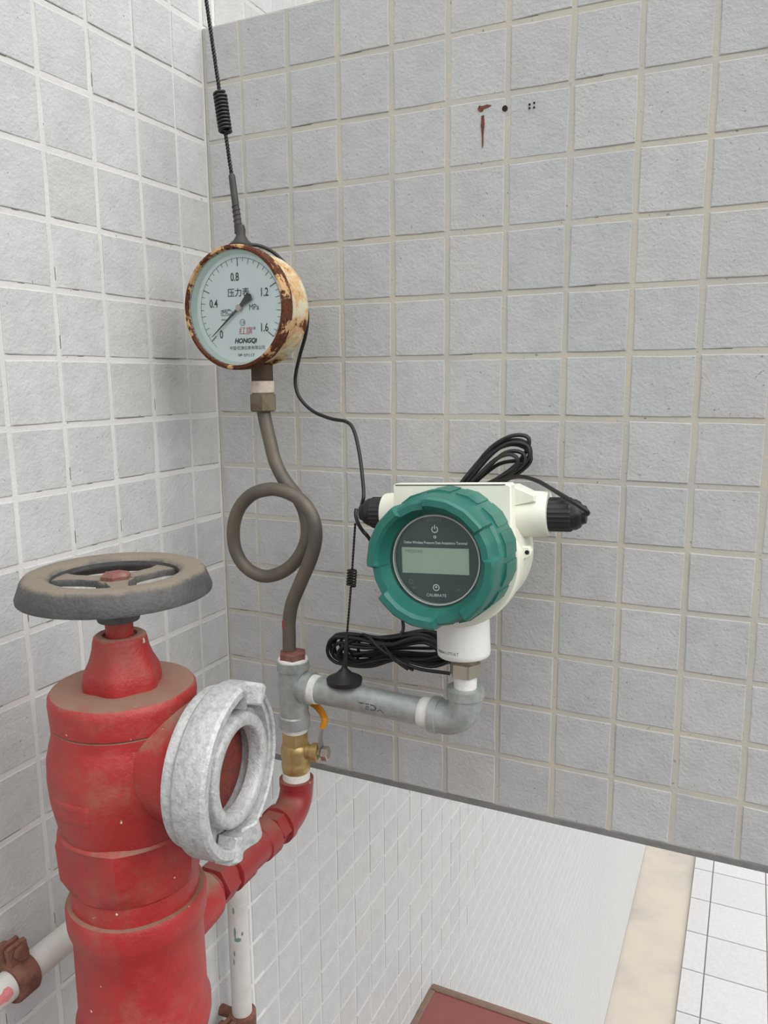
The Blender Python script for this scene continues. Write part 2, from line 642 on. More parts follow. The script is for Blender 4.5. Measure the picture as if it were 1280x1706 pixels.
# --- the beam across the back (plane y = 0), 14 rows of tiles high
BW = 1.05
mb = MB()
mb.box((BW / 2 - 0.0005, BT / 2 + TH / 2, 0.0), (BW / 2 - 0.0005, BT / 2 - TH / 2, 0.3485))
wall_back = struct('wall_back', mb, 'grout_back')
cols = [(0.040 / 2 + 0.001, 0.040 - G * 0.8)] + [(0.040 + P * 0.995 * (k + 0.5), P * 0.995 - G) for k in range(13)]
meshes_b = {}
for (xc, wd) in cols:
    for r in range(14):
        zc = 0.35 - P / 2 - r * P
        key = (round(wd, 4), random.randrange(4))
        if key not in meshes_b:
            meshes_b[key] = tile_mesh('tile', wd, P - G, 'tile_back', axis='y')
        put_tile(meshes_b[key], wall_back, (xc, TH + random.uniform(-0.0003, 0.0003), zc))
mb = MB()
mb.box((BW / 2, BT / 2 - .0003, -.3512), (BW / 2 - .001, BT / 2, .0026), bev=.0008)
mb.build('bottom_edge', 'edge_grey', wall_back, 0)  # plain darker grey strip along the beam's lower edge
# rust mark with its run, drill holes
mb = MB()
mb.prism([(-.0028, 0), (-.0016, .0022), (.0012, .0016), (.005, .0022), (.0085, .0012), (.006, .0002), (.002, -.0006), (.0012, -.0024), (-.0012, -.002)],
         (0.2672, -0.0002, 0.2424), (1, 0, 0), (0, 0, 1), (0, -1, 0), -0.001, 0.0004)
mb.prism([(-.0012, 0), (.0008, .0004), (.0014, -.006), (.0006, -.014), (.0005, -.022), (-.0003, -.024), (-.0008, -.014), (-.0016, -.007)],
         (0.2688, -0.0002, 0.2368), (1, 0, 0), (0, 0, 1), (0, -1, 0), -0.001, 0.0003)
mb.build('rust_mark', 'stain', wall_back, 0)
mb = MB()
mb.lathe((0.2866, 0.0, 0.2398), (0, -1, 0), [(-0.001, 0.0022), (0.0004, 0.0022)], 10)
for x, z in ((0.3062, 0.2372), (0.3062, 0.2398), (0.3098, 0.2404), (0.3098, 0.2372)):
    mb.lathe((x, 0.0, z), (0, -1, 0), [(-0.001, 0.0008), (0.0004, 0.0008)], 8)
mb.build('drill_hole', 'hole', wall_back, 0)

# --- lower storey: gutter strip and tiled floor 3.1 m below
ZF = -3.1
mb = MB()
mb.box((2.9, 2.2, ZF - 0.08), (2.588, 3.4, 0.07))
floor = struct('floor', mb, 'floor_joint')
mb = MB()
mb.box((0.156, 2.2, ZF - 0.06), (0.156, 3.4, 0.045), bev=0.004)
trim = struct('trim_1', mb, 'strip')
xs = [(0.312, 0.425)] + [(0.425 + 0.305 * k, 0.425 + 0.305 * (k + 1)) for k in range(6)]
fm = {}
for x0, x1 in xs:
    for k in range(10):
        y0 = 2.46 + 0.318 * k
        wd = x1 - x0 - 0.006
        if round(wd, 3) not in fm:
            b = MB()
            b.box((0, 0, 0), (wd / 2, 0.156, 0.006), bev=0.0015)
            ob = b.build('tile', 'floor_tile', None, 0)
            fm[round(wd, 3)] = ob.data
            bpy.data.objects.remove(ob)
        put_tile(fm[round(wd, 3)], floor, ((x0 + x1) / 2, y0 + 0.159, ZF - 0.006 + 0.001), 0.0008)

# --- unseen landing under the hydrant's riser, added to cut light from below
mb = MB()
mb.box((1.25, -1.36, -1.41), (1.25, 1.24, 0.06))
landing = struct('unseen_floor_landing', mb, 'concrete')

for nm, c_, h_ in (('shade_parapet_right', (2.44, -1.36, -0.74), (0.06, 1.24, 0.61)), ('shade_parapet_front', (1.19, -2.54, -0.74), (1.19, 0.06, 0.61))):  # low parapets out of view, added to shade the lower part of the corner
    mb = MB()
    mb.box(c_, h_, bev=.01)
    struct(nm, mb, 'concrete')

# ================================================================= HYDRANT
HX, HY = 0.1314, -0.2835
hyd = thing('fire_hydrant', 'big red hydrant valve with grey handwheel standing in the tiled corner', 'hydrant', (HX, HY, -1.35))
ax0 = (HX, HY, 0)
Z = (0, 0, 1)
mb = MB()
mb.lathe(ax0, Z, [(-1.35, .040), (-.40, .0405), (-.394, .0425), (-.388, .0437), (-.380, .0437), (-.375, .0415), (-.319, .0412),
                  (-.3115, .0436), (-.309, .0441), (-.2975, .0443), (-.2945, .0430), (-.2942, .036)], 56)
mb.build('riser_pipe', 'red', hyd)
mb = MB()
hexf = lambda a, t: math.cos(math.pi / 6) / math.cos((a % (math.pi / 3)) - math.pi / 6)
def octf(a, t):
    k = .80 if -.272 < t < -.2455 else .30 if t > -.2455 else .12
    return 1 - k + k * hexf(a, t)


mb.lathe(ax0, Z, [(-.2965, .0405), (-.2845, .0405), (-.281, .0400)], 48, rfun=octf)
mb.lathe(ax0, Z, [(-.2835, .0390), (-.280, .0415), (-.270, .0462), (-.247, .0474), (-.2435, .0462), (-.2405, .0440)], 48, rfun=octf)
mb.build('hex_neck', 'red', hyd, 25)
mb = MB()
mb.lathe(ax0, Z, [(-.2440, .0425), (-.2395, .0438), (-.2326, .0452), (-.2218, .0472), (-.2082, .0482), (-.1950, .0476), (-.186, .0455), (-.1805, .0440), (-.1795, .0438),
                  (-.1736, .0438), (-.173, .0425)], 64)
oa = math.radians(7)
OD = V(math.cos(oa), math.sin(oa), 0)
OO = V(HX, HY, -0.199)
mb.lathe(OO, OD, [(.020, .036), (.045, .0375), (.050, .039), (.057, .0445), (.0572, .028)], 48, Z, cap1=False)
body = mb.build('valve_body', 'red', hyd)
# raised cast patch on the globe
mb = MB()
vs, fs = [], []
for i in range(9):
    for j in range(13):
        a = math.radians(-118 + 46 * j / 12)
        z = -0.2255 + 0.016 * i / 8
        edge = i in (0, 8) or j in (0, 12)
        r = float(np.interp(z, [-.2326, -.2218, -.2082, -.1950], [.0452, .0472, .0482, .0476])) + (-.0006 if edge else .0001 + random.uniform(0, .0011))
        vs.append((HX + r * math.cos(a), HY + r * math.sin(a), z))
for i in range(8):
    for j in range(12):
        fs.append((i * 13 + j, i * 13 + j + 1, (i + 1) * 13 + j + 1, (i + 1) * 13 + j))
mb.add(vs, fs)
mb.build('cast_mark', 'red', body)
mb = MB()
mb.lathe(ax0, Z, [(-.1734, .0400), (-.1722, .0440), (-.160, .0447), (-.1562, .0443), (-.1542, .0428), (-.1535, .020)], 64)
mb.build('bonnet_flange', 'red', hyd)
mb = MB()


def bon(a, t):
    return 1 + 0.05 * math.cos(6 * a) * max(0, min(1, (-0.128 - t) / 0.012))


mb.lathe(ax0, Z, [(-.1545, .0228), (-.150, .0234), (-.143, .0222), (-.136, .0190), (-.130, .0172), (-.1245, .0163), (-.1220, .0156), (-.1208, .0140), (-.1212, .0105), (-.123, .0095)], 48, rfun=bon)
mb.build('bonnet', 'red', hyd)
mb = MB()
mb.lathe(ax0, Z, [(-.126, .0084), (-.110, .0084)], 24)
mb.build('stem', 'red', hyd)
# handwheel
mb = MB()
mb.lathe(ax0, Z, [(-.0945, .0572), (-.0925, .0574), (-.0835, .0540), (-.0815, .0526), (-.0808, .0505), (-.0810, .0420), (-.0820, .0390),
                  (-.0838, .0376), (-.0866, .0378), (-.0880, .0400), (-.0888, .0470), (-.0915, .0525), (-.0948, .0548)], 72, closed=True)
wheel = mb.build('handwheel', 'iron', hyd)
for deg in (77, 199, 319):
    a = math.radians(deg)
    ex = V(math.cos(a), math.sin(a), 0)
    ey = V(-math.sin(a), math.cos(a), 0)
    mb = MB()
    mb.prism([(.006, -.0075), (.018, -.0060), (.030, -.0066), (.0425, -.0120), (.0425, .0120), (.030, .0066), (.018, .0060), (.006, .0075)],
             V(HX, HY, 0), ex, ey, V(0, 0, 1), -.0900, -.0858, 0.0012)
    mb.build('spoke', 'iron', wheel)
mb = MB()
mb.lathe(ax0, Z, [(-.1125, .0095), (-.1120, .0125), (-.1075, .0138), (-.101, .0130), (-.0965, .0115), (-.0880, .0120), (-.0862, .0108)], 32)
mb.build('hub', 'iron', wheel)
mb = MB()
mb.lathe(ax0, Z, [(-.0870, .0090), (-.0838, .0092), (-.0826, .0080), (-.0820, .0040)], 36, rfun=hexf)
mb.build('hub_nut', 'bush', wheel, 25)

# hose coupling on the outlet
ey_ = V(-OD[1], OD[0], 0)          # to the right as one looks at the mouth
mb = MB()
mb.lathe(OO, OD, [(.0555, .0445), (.0565, .0480), (.0615, .0490), (.0635, .0480), (.0640, .0470), (.0645, .0508), (.0665, .0522), (.0765, .0522), (.0765, .0445),
                  (.0700, .0435), (.0700, .0348), (.0800, .0342), (.0815, .0326), (.0815, .0272), (.0800, .0258), (.0720, .0258), (.0705, .0300), (.0570, .0300)], 72, Z, closed=True)
coup = mb.build('hose_coupling', 'alu', hyd, 50)


def arc_wall(mb, a0, a1, s0, s1f, r0, r1, n=40):
    vs, fs = [], []
    for k in range(n + 1):
        u = k / n
        a = math.radians(a0 + (a1 - a0) * u)
        d = ey_ * math.cos(a) + V(0, 0, 1) * math.sin(a)
        h = s1f(u)
        for s_, r in ((s0, r0), (h - .0012, r0), (h, r0 + .0012), (h, r1 - .0018), (h - .002, r1), (s0, r1)):
            vs.append(OO + OD * s_ + d * r)
    for k in range(n):
        for j in range(6):
            l = (j + 1) % 6
            fs.append((k * 6 + j, k * 6 + l, (k + 1) * 6 + l, (k + 1) * 6 + j))
    fs.append((5, 4, 3, 2, 1, 0))
    fs.append(tuple(n * 6 + j for j in range(6)))
    mb.add(vs, fs)


mb = MB()
arc_wall(mb, 88, 262, .074, lambda u: .0835 + .002 * math.sin(u * 3.14), .0448, .0520)
mb.build('claw', 'alu', coup)
mb = MB()
arc_wall(mb, 278, 425, .074, lambda u: .0800 - .0010 * u, .0478, .0512)
mb.build('claw', 'alu', coup)
mb = MB()
arc_wall(mb, 46, 89, .072, lambda u: .0832 - .003 * math.cos(u * 9), .0385, .0520, 14)
mb.build('lug', 'alu', coup)
mb = MB()
arc_wall(mb, 248, 288, .072, lambda u: .0835 + .0022 * math.sin(u * 9), .0385, .0545, 14)
mb.build('lug', 'alu', coup)
mb = MB()
vs, fs = [], []
mb.lathe(OO, OD, [(.0600, .0292), (.0655, .0292), (.0662, .0280)], 40, Z)
mb.build('valve_clack', 'bore_rust', coup)

# ================================================================= RED BRANCH
AX, AY = 0.1310, -0.0850        # the riser of the instruments
BZ = -0.3435
br = thing('branch_pipe', 'narrow red pipe and elbow leading from the hydrant back to the brass valve', 'pipe', (HX, HY + 0.04, BZ))
Y = (0, 1, 0)
bo = (AX, 0, BZ)
mb = MB()
mb.lathe(bo, Y, [(-.250, .0215), (-.222, .0200), (-.2160, .0190), (-.2145, .0165)], 32)
mb.build('socket', 'red', br)
mb = MB()
mb.lathe(bo, Y, [(-.216, .0125), (-.115, .0122)], 28)
mb.build('nipple', 'red_branch', br)
mb = MB()
mb.lathe(bo, Y, [(-.2080, .0140), (-.2070, .0168), (-.1930, .0168), (-.1915, .0140)], 36, rfun=hexf)
mb.build('union_nut', 'red_branch', br, 25)
mb = MB()
mb.lathe(bo, Y, [(-.1890, .0145), (-.1880, .0160), (-.1700, .0160), (-.1690, .0146), (-.1480, .0148), (-.1470, .0160), (-.1330, .0165), (-.1320, .0140)], 32)
mb.build('coupling_sleeve', 'red_branch', br)
mb = MB()
mb.lathe(bo, Y, [(-.130, .0130), (-.129, .0152), (-.1150, .0152), (-.1140, .0130)], 36, rfun=hexf)
mb.build('lock_nut', 'red_branch', br, 25)
mb = MB()
R_ = 0.021
path = [(AX, AY - .030, BZ), (AX, AY - R_, BZ)] + \
       [(AX, AY - R_ + R_ * math.sin(a), BZ + R_ - R_ * math.cos(a)) for a in np.linspace(0.15, math.pi / 2, 9)] + [(AX, AY, BZ + .0265)]
mb.tube(path, [.0150] + [.0148] * 10 + [.0146], 28)
mb.lathe(bo, Y, [(AY - .0330, .0150), (AY - .0325, .0166), (AY - .0255, .0166), (AY - .0245, .0148)], 32)
mb.build('elbow', 'red_branch', br)
mb = MB()
mb.lathe((AX, AY, 0), Z, [(BZ + .022, .0146), (BZ + .0225, .0152), (BZ + .0282, .0152), (BZ + .0287, .0135)], 28)
mb.build('elbow_collar', 'red_branch', br)

# ================================================================= BRASS BALL VALVE
bv = thing('ball_valve', 'small brass ball valve with orange lever below the grey tee', 'valve', (AX, AY, -.3155))
ao = (AX, AY, 0)
mb = MB()
mb.lathe(ao, Z, [(-.3155, .0100), (-.3150, .0122), (-.3090, .0122), (-.3085, .0105)], 28)
mb.build('seal_tape', 'tape', bv)
mb = MB()
mb.lathe(ao, Z, [(-.3100, .0105), (-.3085, .0112), (-.3060, .0125), (-.3000, .0128), (-.2985, .0120), (-.2950, .0126), (-.2880, .0130), (-.2830, .0120), (-.2820, .0112)], 32)
vb = mb.build('valve_body', 'brass', bv)
mb = MB()
mb.lathe(ao, Z, [(-.2826, .0115), (-.2820, .0125), (-.2715, .0125), (-.2705, .0110)], 36, rfun=hexf)
mb.build('hex_end', 'brass', bv, 25)
so = V(AX, AY, -.2890)
sd = norm(V(1.0, 0.10, 0.05))
mb = MB()
mb.lathe(so, sd, [(.006, .0078), (.012, .0066), (.016, .0064), (.0165, .0082), (.0225, .0082), (.0230, .0060)], 24)
mb.build('stem_housing', 'brass', bv)
mb = MB()
mb.lathe(so, sd, [(.0225, .0040), (.0262, .0040), (.0264, .0064), (.0312, .0064), (.0318, .0050)], 36, rfun=hexf)
mb.build('lever_nut', 'nickel', bv, 25)
mb = MB()
bp = so + sd * .0243
lever = [V(*p) for p in ((0.1533,-0.0835,-0.2948), (0.1556,-0.0830,-0.2878), (0.1555,-0.0826,-0.2808), (0.1549,-0.0822,-0.2733), (0.1567,-0.0785,-0.2612))]
pts = spline(lever, 5)
vs, fs = [], []
for i, p in enumerate(pts):
    hw = .0036 if i < 10 else .0036 - .0020 * (i - 10) / (len(pts) - 11)
    for a, b in ((-1, -1), (1, -1), (1, 1), (-1, 1)):
        vs.append(p + V(b * .0007, a * hw, 0))
for i in range(len(pts) - 1):
    for k in range(4):
        fs.append((i * 4 + k, i * 4 + (k + 1) % 4, i * 4 + 4 + (k + 1) % 4, i * 4 + 4 + k))
fs.append((3, 2, 1, 0))
fs.append(tuple(len(vs) - 4 + k for k in range(4)))
mb.add(vs, fs)
lv = mb.build('lever', 'steel', bv)
mb = MB()
g0 = lever[-1]
gp = spline([V(*p) for p in ((0.1553,-0.0795,-0.2660), (0.1568,-0.0775,-0.2594), (0.1516,-0.0735,-0.2542), (0.1421,-0.0695,-0.2508), (0.1299,-0.0655,-0.2500))], 6)
mb.tube(gp, [.0026 + .0005 * math.sin(i * .13) for i in range(len(gp))], 12)
mb.build('lever_grip', 'orange', lv)

# ================================================================= GALVANISED TEE + CROSS PIPE
gt = thing('galvanised_tee', 'grey galvanised pipe tee between the siphon tube and the brass valve', 'pipe fitting', (AX, AY, -.271))
mb = MB()
mb.lathe(ao, Z, [(-.2712, .0090), (-.2706, .0112), (-.2665, .0116), (-.2655, .0105)], 28)
mb.build('seal_tape', 'tape', gt)
mb = MB()
mb.lathe(ao, Z, [(-.2665, .0110), (-.2660, .0136), (-.2560, .0136), (-.2550, .0124), (-.2400, .0126), (-.2280, .0130), (-.2140, .0126), (-.2135, .0140), (-.2060, .0140), (-.2052, .0120)], 32)
mb.lathe((AX, AY, -.2285), (1, 0, 0), [(0, .0110), (.009, .0122), (.0115, .0128), (.0120, .0140), (.0190, .0140), (.0195, .0118)], 32)
mb.build('tee_body', 'galv', gt)

PX0, PX1 = AX + .0140, .2640
pz = lambda x: -.2288 - (x - .146) * .024
gp_ = thing('galvanised_pipe', 'grey galvanised cross pipe and elbow carrying the green transmitter', 'pipe', (.2, AY, -.242))
pd = norm(V(PX1 - PX0, 0, pz(PX1) - pz(PX0)))
po = V(PX0, AY, pz(PX0))
L_ = (PX1 - PX0)
mb = MB()
mb.lathe(po, pd, [(0, .0112), (L_, .0112)], 36)
pip = mb.build('pipe', 'galv', gp_)
mb = MB()
mb.lathe(po, pd, [(.0020, .0112), (.0025, .0123), (.0070, .0126), (.0110, .0121), (.0115, .0112)], 32)
mb.build('seal_tape', 'tape', gp_)
mb = MB()
mb.lathe(po, pd, [(.1050, .0112), (.1060, .0121), (.1100, .0125), (.1150, .0128), (.1155, .0112)], 32)
mb.build('seal_tape', 'tape', gp_)
EX = .2878
ez_ = pz(EX)
mb = MB()
Re = 0.0165
path = [V(EX - .026, AY, ez_ + .0006), V(EX - Re, AY, ez_)] + \
       [V(EX - Re + Re * math.sin(a), AY, ez_ + Re - Re * math.cos(a)) for a in np.linspace(0.15, math.pi / 2, 9)] + [V(EX, AY, -.2085)]
mb.tube(path, .0134, 32)
mb.lathe((EX - .0285, AY, ez_ + .0006), (1, 0, -.01), [(0, .0125), (.0006, .0145), (.0072, .0147), (.0078, .0130)], 36)
mb.lathe((EX, AY, 0), Z, [(-.2125, .0130), (-.2120, .0147), (-.2048, .0147), (-.2042, .0110)], 36)
mb.build('elbow', 'galv', gp_)
mb = MB()
vs, fs = text_mesh('TEDA', .0072, bold=.00012, sx=1.25)          # worn stencil on the pipe
cx, r = .066, .01125
tv = []
for a, b in vs:
    th = math.radians(-2) + b / r
    tv.append(po + pd * (cx + a) + V(0, -1, 0) * r * math.cos(th) + V(0, 0, 1) * r * math.sin(th))
mb.add(tv, [f for f in fs])
mb.build('stencil_print', 'print_ink', pip, 0)

# ================================================================= SIPHON TUBE
st = thing('siphon_tube', 'dull steel siphon tube with one round loop below the white-faced gauge', 'tube', (AX, AY, -.207))
mb = MB()
mb.lathe(ao, Z, [(-.2070, .0110), (-.2040, .0115), (-.2035, .0122), (-.1985, .0122), (-.1975, .0095)], 36, rfun=hexf)
mb.build('bushing', 'bush', st, 25)
mb = MB()
mb.lathe(ao, Z, [(-.2062, .0120), (-.2055, .0132), (-.2040, .0128), (-.2035, .0110)], 28)
mb.build('seal_tape', 'tape', st)
path = [(0.1276,-0.0850,-0.1973), (0.1280,-0.0850,-0.1849), (0.1286,-0.0853,-0.1713), (0.1325,-0.0858,-0.1547), (0.1422,-0.0860,-0.1343), (0.1522,-0.0862,-0.1137), (0.1573,-0.0862,-0.0955),
        (0.1549,-0.0862,-0.0791), (0.1448,-0.0860,-0.0662), (0.1303,-0.0856,-0.0595), (0.1134,-0.0850,-0.0580), (0.0936,-0.0830,-0.0639), (0.0779,-0.0810,-0.0777), (0.0698,-0.0790,-0.0967), (0.0700,-0.0770,-0.1165),
        (0.0794,-0.0750,-0.1314), (0.0965,-0.0735,-0.1376), (0.1159,-0.0725,-0.1316), (0.1316,-0.0717,-0.1176), (0.1401,-0.0710,-0.0986), (0.1378,-0.0700,-0.0793), (0.1293,-0.0690,-0.0649), (0.1171,-0.0680,-0.0522),
        (0.1079,-0.0670,-0.0372), (0.1028,-0.0665,-0.0193), (0.0989,-0.0662,-0.0040), (0.0968,-0.0660,0.0067)]
mb = MB()
mb.tube(spline(path, 6), .0058, 18)
mb.build('tube', 'tube', st)
GX, GY = path[-1][0], -.066
go = (GX, GY, 0)
mb = MB()
mb.lathe(go, Z, [(.0060, .0105), (.0070, .0120), (.0200, .0120), (.0212, .0105)], 36, rfun=hexf, a0=0.35)
mb.build('union_nut', 'nutiron', st, 25)
mb = MB()
mb.lathe((AX, AY, 0), norm(V(0, -1, 0)), [(0.0050, .0022), (.0060, .0020)], 10)
mk = MB()
vs = []
for t_, z in ((-1, -.177), (1, -.177), (1, -.170), (-1, -.170)):
    for rr in (.0057, .0060):
        a = math.radians(-118 + 16 * t_)
        vs.append((path[1][0] + rr * math.cos(a), -.085 + rr * math.sin(a), z))
mk.add(vs, [(1, 3, 5, 7), (0, 2, 4, 6), (0, 1, 3, 2), (2, 3, 5, 4), (4, 5, 7, 6), (6, 7, 1, 0)])
mk.build('paint_mark', 'pinkmark', st, 0)

# ================================================================= PRESSURE GAUGE
gx, gz = .0938, .0900
FY = -.1000                      # front of the bezel
pg = thing('pressure_gauge', 'round white-dial pressure gauge in a rusty flaking case on the siphon tube', 'gauge', (GX, GY, .0205))
gf = V(gx, FY, gz)
FW = V(0, -1, 0)
EXR, EZU = V(1, 0, 0), V(0, 0, 1)
mb = MB()
mb.lathe(go, Z, [(.0213, .0088), (.0222, .0098), (.0310, .0100), (.0320, .0088)], 28)
mb.build('seal_tape', 'tape_old', pg)
mb = MB()
mb.lathe(go, Z, [(.0300, .0086), (.0310, .0092), (.0450, .0092)], 28)
mb.build('stem', 'stem_brown', pg)
mb = MB()
mb.lathe(gf, FW, [(-.046, .020), (-.046, .0415), (-.0445, .0440), (-.0400, .0462), (-.0360, .0455), (-.0340, .0442), (-.0130, .0450), (-.0120, .0470), (-.0100, .0478)], 64)
mb.build('case', 'case', pg)
mb = MB()
mb.lathe(gf, FW, [(-.0125, .0462), (-.0118, .0490), (-.0020, .0492), (0, .0482), (.0004, .0462), (-.0006, .0456), (-.0062, .0452), (-.0064, .0465)], 64, closed=True)
mb.build('bezel', 'bezel', pg)
mb = MB()
mb.lathe(gf, FW, [(-.0098, .0452), (-.0092, .0452)], 56)
dial = mb.build('dial', 'dial', pg)
mb = MB()
mb.lathe(gf, FW, [(-.0091, .0455), (-.0040, .0455), (-.0040, .0446), (-.0091, .0428)], 64, closed=True)
mb.build('inner_ring', 'dial_ring', pg)
mb = MB()
mb.lathe(gf, FW, [(-.0036, .0454), (-.0026, .0454)], 56)
mb.build('glass', 'glass', pg)
dy = FY + .0092 - .0003
dc = V(gx + .0008, dy, gz + .0003)          # the middle of the scale


def dpt(deg, r):
    return dc + EXR * r * math.cos(math.radians(deg)) + EZU * r * math.sin(math.radians(deg))


mb = MB()
A0, A1 = 221.0, -37.0
for k in range(33):
    a = A0 + (A1 - A0) * k / 32
    big, mid = k % 8 == 0, k % 2 == 0
    r1 = .0392
    r0 = r1 - (.0064 if big else .0044 if mid else .0028)
    hw = .00034 if big else .0002
    t_ = EXR * -math.sin(math.radians(a)) + EZU * math.cos(math.radians(a))
    p0, p1 = dpt(a, r0), dpt(a, r1)
    mb.add([p0 - t_ * hw, p1 - t_ * hw, p1 + t_ * hw, p0 + t_ * hw], [(0, 1, 2, 3)])
vs, fs = [], []
for k in range(81):
    a = A0 + 10 + (A1 - A0 - 10) * k / 80
    vs += [dpt(a, .0391), dpt(a, .0394)]
fs = [(2 * k, 2 * k + 1, 2 * k + 3, 2 * k + 2) for k in range(80)]
mb.add(vs, fs)
o = mb.build('scale_marks', 'print_black', dial, 0)
mb = MB()
for body_, q, s_ in (('0.8', (0.0903,-0.0911,0.1146), .0092), ('1.2', (0.1181,-0.0911,0.1014), .0092), ('1.6', (0.1170,-0.0911,0.0739), .0092), ('0', (0.0749,-0.0911,0.0696), .0092),
                     ('0.4', (0.0683,-0.0911,0.0945), .0092)):
    text_on(mb, body_, s_, V(*q), EXR, EZU, sx=.74, bold=.00012)
text_on(mb, 'MPa', .0066, V(*(0.1079,-0.0911,0.0903)), EXR, EZU, sx=.85)
text_on(mb, '压力表', .0072, V(*(0.0933,-0.0911,0.1022)), EXR, EZU, bold=.00005)
text_on(mb, 'HONGQi', .0052, V(*(0.0985,-0.0911,0.0641)), EXR, EZU, shear=.25, bold=.00022)
text_on(mb, '中国·红旗仪表有限公司', .0034, V(*(0.1000,-0.0911,0.0583)), EXR, EZU)
text_on(mb, '№ 07117', .0032, V(*(0.0986,-0.0911,0.0525)), EXR, EZU, sx=1.3)
text_on(mb, 'MC', .0052, V(*(0.0806,-0.0911,0.0872)), EXR, EZU, sx=1.1)
text_on(mb, '1.6', .0034, V(*(0.0963,-0.0911,0.0789)), EXR, EZU)
text_on(mb, '®', .0030, V(*(0.1077,-0.0911,0.0738)), EXR, EZU)
text_on(mb, '00000123', .0018, V(*(0.0791,-0.0911,0.0815)), EXR, EZU)


def ring(mb, c, ex, ey, r0, r1, n=28, a0=0, a1=360):
    vs, fs = [], []
    for k in range(n + 1):
        a = math.radians(a0 + (a1 - a0) * k / n)
        d = ex * math.cos(a) + ey * math.sin(a)
        vs += [c + d * r0, c + d * r1]
    mb.add(vs, [(2 * k, 2 * k + 1, 2 * k + 3, 2 * k + 2) for k in range(n)])


ring(mb, V(*(0.0963,-0.0911,0.0789)), EXR, EZU, .0023, .0026)
hc = V(*(0.0812,-0.0911,0.0872))
hx_ = [(-.0056, -.0022), (-.0056, .0018), (.0028, .0026), (.0056, .0004), (.0028, -.0022)]
for i in range(5):
    a_, b_ = V(*hx_[i]), V(*hx_[(i + 1) % 5])
    n_ = norm(V(-(b_ - a_)[1], (b_ - a_)[0])) * .00018
    mb.add([hc + EXR * q[0] + EZU * q[1] for q in (a_ - n_, b_ - n_, b_ + n_, a_ + n_)], [(0, 1, 2, 3)])
mb.build('dial_print', 'print_black', dial, 0)
mb = MB()
text_on(mb, '红旗', .0068, V(*(0.0989,-0.0911,0.0717)), EXR, EZU, shear=.15)
mb.build('red_dial_print', 'print_red', dial, 0)
pa = math.radians(219)
pdv = EXR * math.cos(pa) + EZU * math.sin(pa)
pn = EXR * -math.sin(pa) + EZU * math.cos(pa)
mb = MB()
mb.prism([(-.0140, -.0036), (-.0158, 0), (-.0140, .0036), (-.002, .0012), (.012, .0008), (.0355, .0002), (.0355, -.0002), (.012, -.0008), (-.002, -.0012)],
         dc + V(0, -.0020, 0), pdv, pn, FW, 0, .0005)
mb.build('pointer', 'print_black', pg, 0)
mb = MB()
mb.lathe(dc, FW, [(0, .0026), (.0032, .0026), (.0036, .0020)], 20)
mb.build('pointer_hub', 'tape_old', pg)

# ================================================================= TRANSMITTER
th, ro = math.radians(2.8), math.radians(2.7)
TW = V(math.sin(th), -math.cos(th), 0)
u0, v0 = V(math.cos(th), math.sin(th), 0), V(0, 0, 1)
TU = u0 * math.cos(ro) + v0 * math.sin(ro)
TV = -u0 * math.sin(ro) + v0 * math.cos(ro)
pt_ = math.radians(3.0)                    # the face looks up a little
TW, TV = TW * math.cos(pt_) + TV * math.sin(pt_), TV * math.cos(pt_) - TW * math.sin(pt_)
TO = V(.2838, -.0850, -.0935)
tx = thing('pressure_transmitter', 'wireless pressure transmitter with teal ribbed cap and cream housing on the grey elbow', 'transmitter', (EX, AY, -.205))
T = lambda u, v, w_: TO + TU * u + TV * v + TW * w_
mb = MB()
mb.lathe((EX, AY, 0), Z, [(-.2048, .0088), (-.1935, .0092), (-.193, .0085)], 28)
mb.build('seal_tape', 'tape', tx)
mb = MB()
mb.lathe((EX, AY, 0), Z, [(-.1945, .0115), (-.1938, .0128), (-.1835, .0128), (-.1828, .0110)], 36, rfun=hexf, a0=.2)
mb.build('hex_nut', 'nickel', tx, 25)
mb = MB()
mb.lathe((EX, AY, 0), Z, [(-.1835, .0092)] + [(-.1825 + .0008 * k, .0100 if k % 2 else .0094) for k in range(8)] + [(-.1755, .0100)], 28)
mb.build('thread', 'nickel', tx)
mb = MB()
mb.lathe(T(0, 0, 0), -TV, [(.050, .0200), (.0800, .0204), (.0826, .0200), (.0838, .0188), (.0840, .010)], 40)
mb.build('neck', 'whiteplastic', tx)
# white sticker wrapped on the neck
mb = MB()
vs, fs = [], []
nrm = [T(0, 0, 0), TU, TW]
for k in range(13):
    a = math.radians(-150 + 78 * k / 12)
    d = TU * math.cos(a) - TW * math.sin(a)
    for v_ in (-.0800, -.0560):
        vs.append(T(0, v_, 0) + d * .02062)
fs = [(2 * k, 2 * k + 1, 2 * k + 3, 2 * k + 2) for k in range(12)]
mb.add(vs, fs)
stk = mb.build('sticker', 'whiteplastic', tx)
mb = MB()
vs, fs = text_mesh('WRB/41-17TULT', .0031, sx=.95)
tv = []
for a_, b_ in vs:
    a = math.radians(-113) + a_ / .0207
    tv.append(T(0, -.0775 + b_, 0) + (TU * math.cos(a) - TW * math.sin(a)) * .02072)
mb.add(tv, fs)
mb.build('sticker_print', 'print_black', stk, 0)
